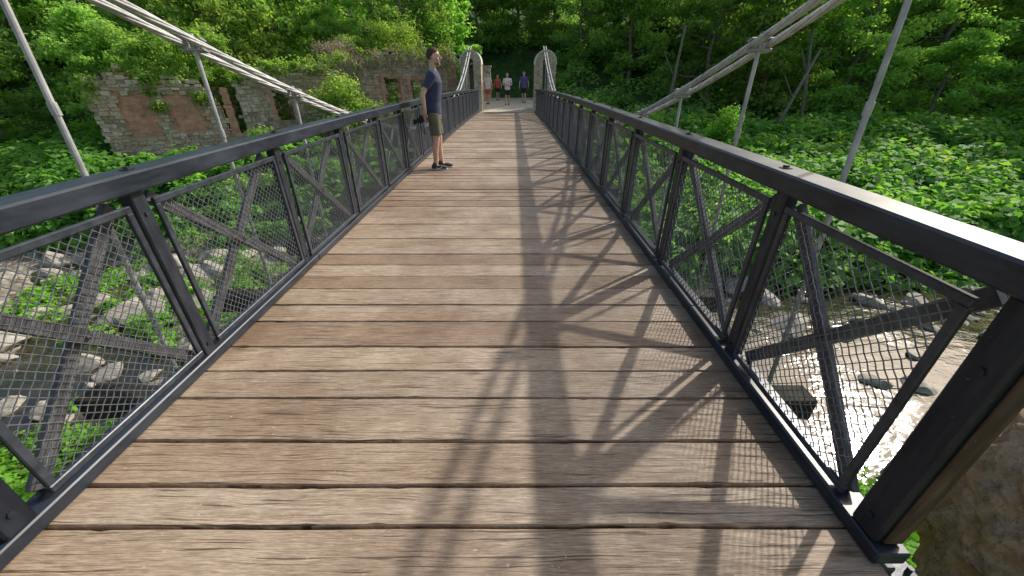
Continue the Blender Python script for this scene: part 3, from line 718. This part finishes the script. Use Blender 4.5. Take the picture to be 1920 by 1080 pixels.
def person(loc,rotz,scale,label,pose,shirtm,shortm,skin=SK,hair='short',vox=.008,female=False,shoem=SHOE,sleeve=.62,group=None,hairm=HAIRM,short_len=.80,beard=False):
    root=empty('person',loc); root.rotation_euler=(0,0,rotz); root.scale=(scale,)*3; tag(root,label,'person',group)
    sw=.165 if female else .185
    b=MB(); lean=pose.get('lean',0.0)
    def L(z): return lean*(z-.93)
    T=[((0,0,.84),.135,.10),((0,.0,.92),.16,.115),((0,L(1.05),1.05),.135 if female else .145,.10),((0,L(1.2)+.005,1.2),.155,.112),((0,L(1.34)+.01,1.34),.175,.12),((0,L(1.44),1.44),.155,.095),((0,L(1.50),1.50),.08,.07)]
    b.loft(T)
    hd=V(0,L(1.69)+.02,1.685); 
    b.cap((0,L(1.46)-.005,1.46),(0,L(1.6)+.0,1.60),.058,.052)
    b.ell(hd+V(0,-.008,.025),(.076,.095,.098)); b.ell(hd+V(0,.022,-.045),(.058,.068,.072)); b.ell(hd+V(0,.075,-.098),(.024,.02,.018))
    b.cap(hd+V(0,.092,.012),hd+V(0,.112,-.022),.008,.0135); b.ell(hd+V(0,.083,.03),(.052,.014,.010)); b.ell(hd+V(0,.088,-.052),(.026,.012,.009))
    for s in(-1,1):
        b.ell(hd+V(s*.078,-.008,-.01),(.010,.020,.032)); b.ell(hd+V(s*.05,.06,-.03),(.02,.022,.022))
    for s,k in((1,'R'),(-1,'L')):
        sh_=V(s*sw,L(1.44),1.435); el=V(*pose['el'+k]); wr=V(*pose['wr'+k])
        b.cap((s*.09,L(1.4),1.41),sh_,.06,.056); b.cap(sh_,el,.05,.038); mid=el.lerp(wr,.3); b.cap(el,mid,.037,.038); b.cap(mid,wr,.038,.025)
        d_=(V(*pose['hd'+k])).normalized(); side=V(*pose.get('pn'+k,(s*1.0,0,0))).normalized()
        side=(side-d_*side.dot(d_)).normalized(); across=d_.cross(side).normalized()
        if across.y<0: across=-across
        R=Matrix((side,across,d_)).transposed()
        pc=wr+d_*.048; b.ell(pc,(.015,.040,.052),R); b.cap(wr,wr+d_*.03,.025,.022)
        curl=pose.get('curl',.5)
        for j,(o_,ln) in enumerate(((.030,.070),(.010,.078),(-.010,.073),(-.029,.058))):
            p0=wr+d_*.078+across*o_; d1=(d_-side*curl*.5).normalized(); d2=(d_*(1-curl*.5)-side*curl*1.3).normalized()
            p1=p0+d1*ln*.5; p2=p1+d2*ln*.5; b.cap(p0-d_*.02,p1,.0095,.0088,8); b.cap(p1,p2,.0088,.0075,8)
        t0=wr+d_*.022+across*.028; t1=t0+(d_*.6+across*.8-side*.2).normalized()*.038; t2=t1+(d_*.95+across*.15-side*.4).normalized()*.032
        b.cap(t0,t1,.0135,.011,8); b.cap(t1,t2,.011,.0085,8)
        hp=V(s*.088,0,.90); kn=V(*pose['kn'+k]); an=V(*pose['an'+k])
        b.cap(hp,kn,.082 ,.052); cm=kn.lerp(an,.3)+V(0,-.018,0); b.cap(kn,cm,.05,.055); b.cap(cm,an,.053,.035)
        b.cap(an+V(0,-.01,-.02),an+V(0,.12,-.045),.034,.026)
    remesh(b,'body',skin,root,vox,2)
    for s in(-1,1):
        e=MB(); e.ell(hd+V(s*.030,.083,.012),(.012,.008,.008)); e.obj('eye',EYEW,root,True)
        e=MB(); e.ell(hd+V(s*.030,.0895,.012),(.0055,.004,.0055)); e.obj('pupil',EYE,root,True)
        e=MB(); e.cap(hd+V(s*.016,.095,.033),hd+V(s*.046,.086,.034),.0045,.004,6); e.obj('eyebrow',hairm,root,True)
    t_=MB(); hem=pose.get('hem',.88)
    T2=[((0,0,hem),.178,.135),((0,0,.95),.176,.132),((0,L(1.05),1.05),.163,.122),((0,L(1.2)+.005,1.2),.172,.130),((0,L(1.34)+.01,1.34),.19,.137),((0,L(1.43),1.43),.172,.112),((0,L(1.485),1.485),.105,.085),((0,L(1.51),1.505),.075,.072)]
    t_.loft(T2)
    for s,k in((1,'R'),(-1,'L')):
        sh_=V(s*sw,L(1.44),1.435); el=V(*pose['el'+k]); e2=sh_.lerp(el,sleeve)
        t_.cap((s*.08,L(1.4),1.42),sh_,.068,.068); t_.tube([sh_,sh_.lerp(el,.3),e2],[.068,.066,.060],14)
    remesh(t_,'shirt',shirtm,root,vox*1.1,2)
    q=MB(); q.loft([((0,0,.80),.165,.125),((0,0,.88),.176,.130),((0,0,.99),.160,.118)])
    for s,k in((1,'R'),(-1,'L')):
        hp=V(s*.088,0,.88); kn=V(*pose['kn'+k]); q.tube([hp,hp.lerp(kn,.5),hp.lerp(kn,short_len)],[.100,.094,.093],16); q.ell(hp,(.095,.1,.09))
    remesh(q,'shorts',shortm,root,vox*1.1,2)
    h=MB(); h.ell(hd+V(0,-.014,.032),(.084,.100,.101),None,28,22)
    me_=h.mesh('hair',True)
    import bmesh
    bm=bmesh.new(); bm.from_mesh(me_)
    low=-.035 if hair=='short' else -.07
    def kill(c):
        y=c.y-hd.y; z=c.z-hd.z
        if y>.0: return z<.03+.6*max(0,y)
        if y>-.035: return z<.010
        return z<low
    bmesh.ops.delete(bm,geom=[v for v in bm.verts if kill(v.co)],context='VERTS'); bm.to_mesh(me_); bm.free()
    ho=mkobj('hair',me_,hairm,root); md=ho.modifiers.new('s','SOLIDIFY'); md.thickness=.012
    if hair=='long':
        h=MB(); h.loft([((0,hd.y-.07,1.42),.05,.02),((0,hd.y-.07,1.55),.075,.035),((0,hd.y-.05,1.68),.078,.055)]); h.obj('hair_length',hairm,root,True)
    if beard:
        h=MB(); h.ell(hd+V(0,.030,-.078),(.052,.062,.040)); h.ell(hd+V(0,.096,-.040),(.024,.010,.005)); remesh(h,'beard',BEARDM,root,.006,1)
    for s,k in((1,'R'),(-1,'L')):
        an=V(*pose['an'+k]); z=an.z-.08
        q=MB(); q.ell((an.x,an.y-.02,z+.055),(.044,.062,.052)); q.ell((an.x,an.y+.075,z+.045),(.046,.10,.036)); q.ell((an.x,an.y+.14,z+.038),(.043,.055,.028)); q.cap((an.x,an.y-.015,z+.06),(an.x,an.y-.015,z+.1),.045,.042)
        sho=remesh(q,'shoe',shoem,root,vox,1)
        q=MB(); q.loft([((an.x,an.y+.055,z+.001),.045,.135),((an.x,an.y+.055,z+.022),.049,.142)]); q.obj('shoe_sole',SOLE,sho,True)
    return root
man=dict(lean=.075,elR=(.255,-.13,1.175),wrR=(.20,-.115,.925),hdR=(-.5,-.35,-.75),pnR=(.6,-.5,0),elL=(-.245,-.10,1.17),wrL=(-.12,-.16,.93),hdL=(.5,-.1,-.7),pnL=(-.4,-.7,0),
 knR=(.095,.02,.50),anR=(.095,-.03,.08),knL=(-.095,.05,.50),anL=(-.10,.06,.08),curl=.9)
NAVY=cloth('navy_cloth',(.038,.048,.095)); OLIVE=cloth('olive_cloth',(.125,.120,.075)); WHITE=cloth('white_cloth',(.72,.72,.72)); BLK=cloth('black_cloth',(.025,.025,.03)); RED=cloth('red_cloth',(.6,.10,.08)); PURP=cloth('indigo_cloth',(.11,.10,.27))
px,py=-1.33,7.12
m=person((px,py,dz(py)+.002),rad(-84),1.03,'man in navy t-shirt and olive shorts standing at the railing',man,NAVY,OLIVE,SK2,'short',.007,beard=True,sleeve=.66,short_len=.84)
for sx in(1,-1):
    mk=MB(); ax=.095 if sx>0 else -.10; ay=-.03 if sx>0 else .06
    pts=[(ax+sx*.0475,ay+.11,.062),(ax+sx*.0485,ay+.07,.035),(ax+sx*.0485,ay+.03,.030),(ax+sx*.048,ay+.00,.045)]
    mk.tube(pts,[.002,.006,.007,.002],6); mk.obj('shoe_mark',SOLE,m,True)
cam=empty('camera',(0,0,0)); c=MB(); c.bbox((0,0,0),(.13,.065,.09),None,0,.01); c.bbox((0,0,.055),(.05,.05,.03),None,0,.008); c.bbox((.05,-.02,0),(.035,.09,.088),None,0,.012); c.obj('camera_body',BLK,cam)
c=MB(); c.tube([(-.01,-.03,-.005),(-.01,-.10,-.005),(-.01,-.14,-.005)],[.036,.038,.041],16); c.obj('lens',M_bolt,cam,True)
c=MB(); c.tube([(.07,0,.03),(.10,-.03,-.08),(.06,-.04,-.2),(.0,-.03,-.24),(-.05,-.02,-.16),(-.07,0,.03)],.006,6); c.obj('strap',BLK,cam,True)
Mx=Matrix.Translation((px,py,0))@Matrix.Rotation(rad(-84),4,'Z'); p=Mx@Vector((.11,-.20,.83)); cam.location=(p.x,p.y,p.z+dz(py)); cam.rotation_euler=(rad(15),0,rad(-84))
tag(cam,'black camera with strap held behind the standing man','camera')
def walk(st=.16,ph=1,arm='swing',hemz=.86):
    a=dict(lean=.02,knR=(.09,.10*ph+.03,.51),anR=(.09,st*ph,.085),knL=(-.09,-.03*ph+.03,.50),anL=(-.09,-st*ph,.085),curl=.5,hem=hemz,
      elR=(.27,-.05*ph,1.16),wrR=(.27,.06-.12*ph,.93),hdR=(0,.1,-1),elL=(-.27,.05*ph,1.16),wrL=(-.27,.06+.12*ph,.93),hdL=(0,.1,-1))
    if arm=='bent':
        a.update(elR=(.27,-.04,1.16),wrR=(.12,.20,1.14),hdR=(-.8,.3,.1),pnR=(0,1,0),elL=(-.27,-.04,1.16),wrL=(-.12,.22,1.10),hdL=(.8,.3,.1),pnL=(0,1,0))
    return a
G='people walking towards the bridge'
person((-.28,26.0,-.01),rad(180),.98,'man in white t-shirt and black shorts with bent arms',walk(.13,1,'bent'),WHITE,BLK,SK2,vox=.010,group=G)
person((.78,28.2,.0),rad(172),1.03,'person in indigo shirt and dark shorts walking',walk(.15,-1),PURP,BLK,SK,vox=.010,group=G,female=False)
person((-1.05,31.4,.0),rad(195),.93,'woman in red top and dark shorts standing on the path',walk(.06,1),RED,BLK,SK2,'long',vox=.010,female=True,group=G,hairm=HAIRM)
person((-1.50,26.8,.0),rad(150),1.0,'person in white top and red shorts beside the pillar',walk(.08,-1),WHITE,RED,SK2,vox=.010,group=G)
# ---------------------------------------------------------------- light, sky, camera
az,el=rad(52),rad(37)
S=Vector((math.sin(az)*math.cos(el),math.cos(az)*math.cos(el),math.sin(el)))
sl=bpy.data.lights.new('sun','SUN'); sl.energy=4.2; sl.angle=rad(1.3); sl.color=(1,.955,.88)
so=bpy.data.objects.new('sun',sl); COL.objects.link(so); so.rotation_euler=S.to_track_quat('Z','Y').to_euler(); so.location=S*60
wd=bpy.data.worlds.new('World'); sc.world=wd; wd.use_nodes=True; nt=wd.node_tree
sky=nt.nodes.new('ShaderNodeTexSky'); sky.sky_type='NISHITA'; sky.sun_disc=False; sky.sun_elevation=el; sky.sun_rotation=az; sky.dust_density=3.5; sky.air_density=1.2
bg=nt.nodes['Background']; bg.inputs['Strength'].default_value=.15; nt.links.new(sky.outputs[0],bg.inputs['Color'])
cd=bpy.data.cameras.new('camera_view'); cd.sensor_width=36; cd.lens=717/1920*36; cd.clip_end=1500; cd.clip_start=.03
co=bpy.data.objects.new('camera_view',cd); COL.objects.link(co); co.location=(0,0,1.5); co.rotation_euler=(rad(90-28.85),0,0)
sc.camera=co
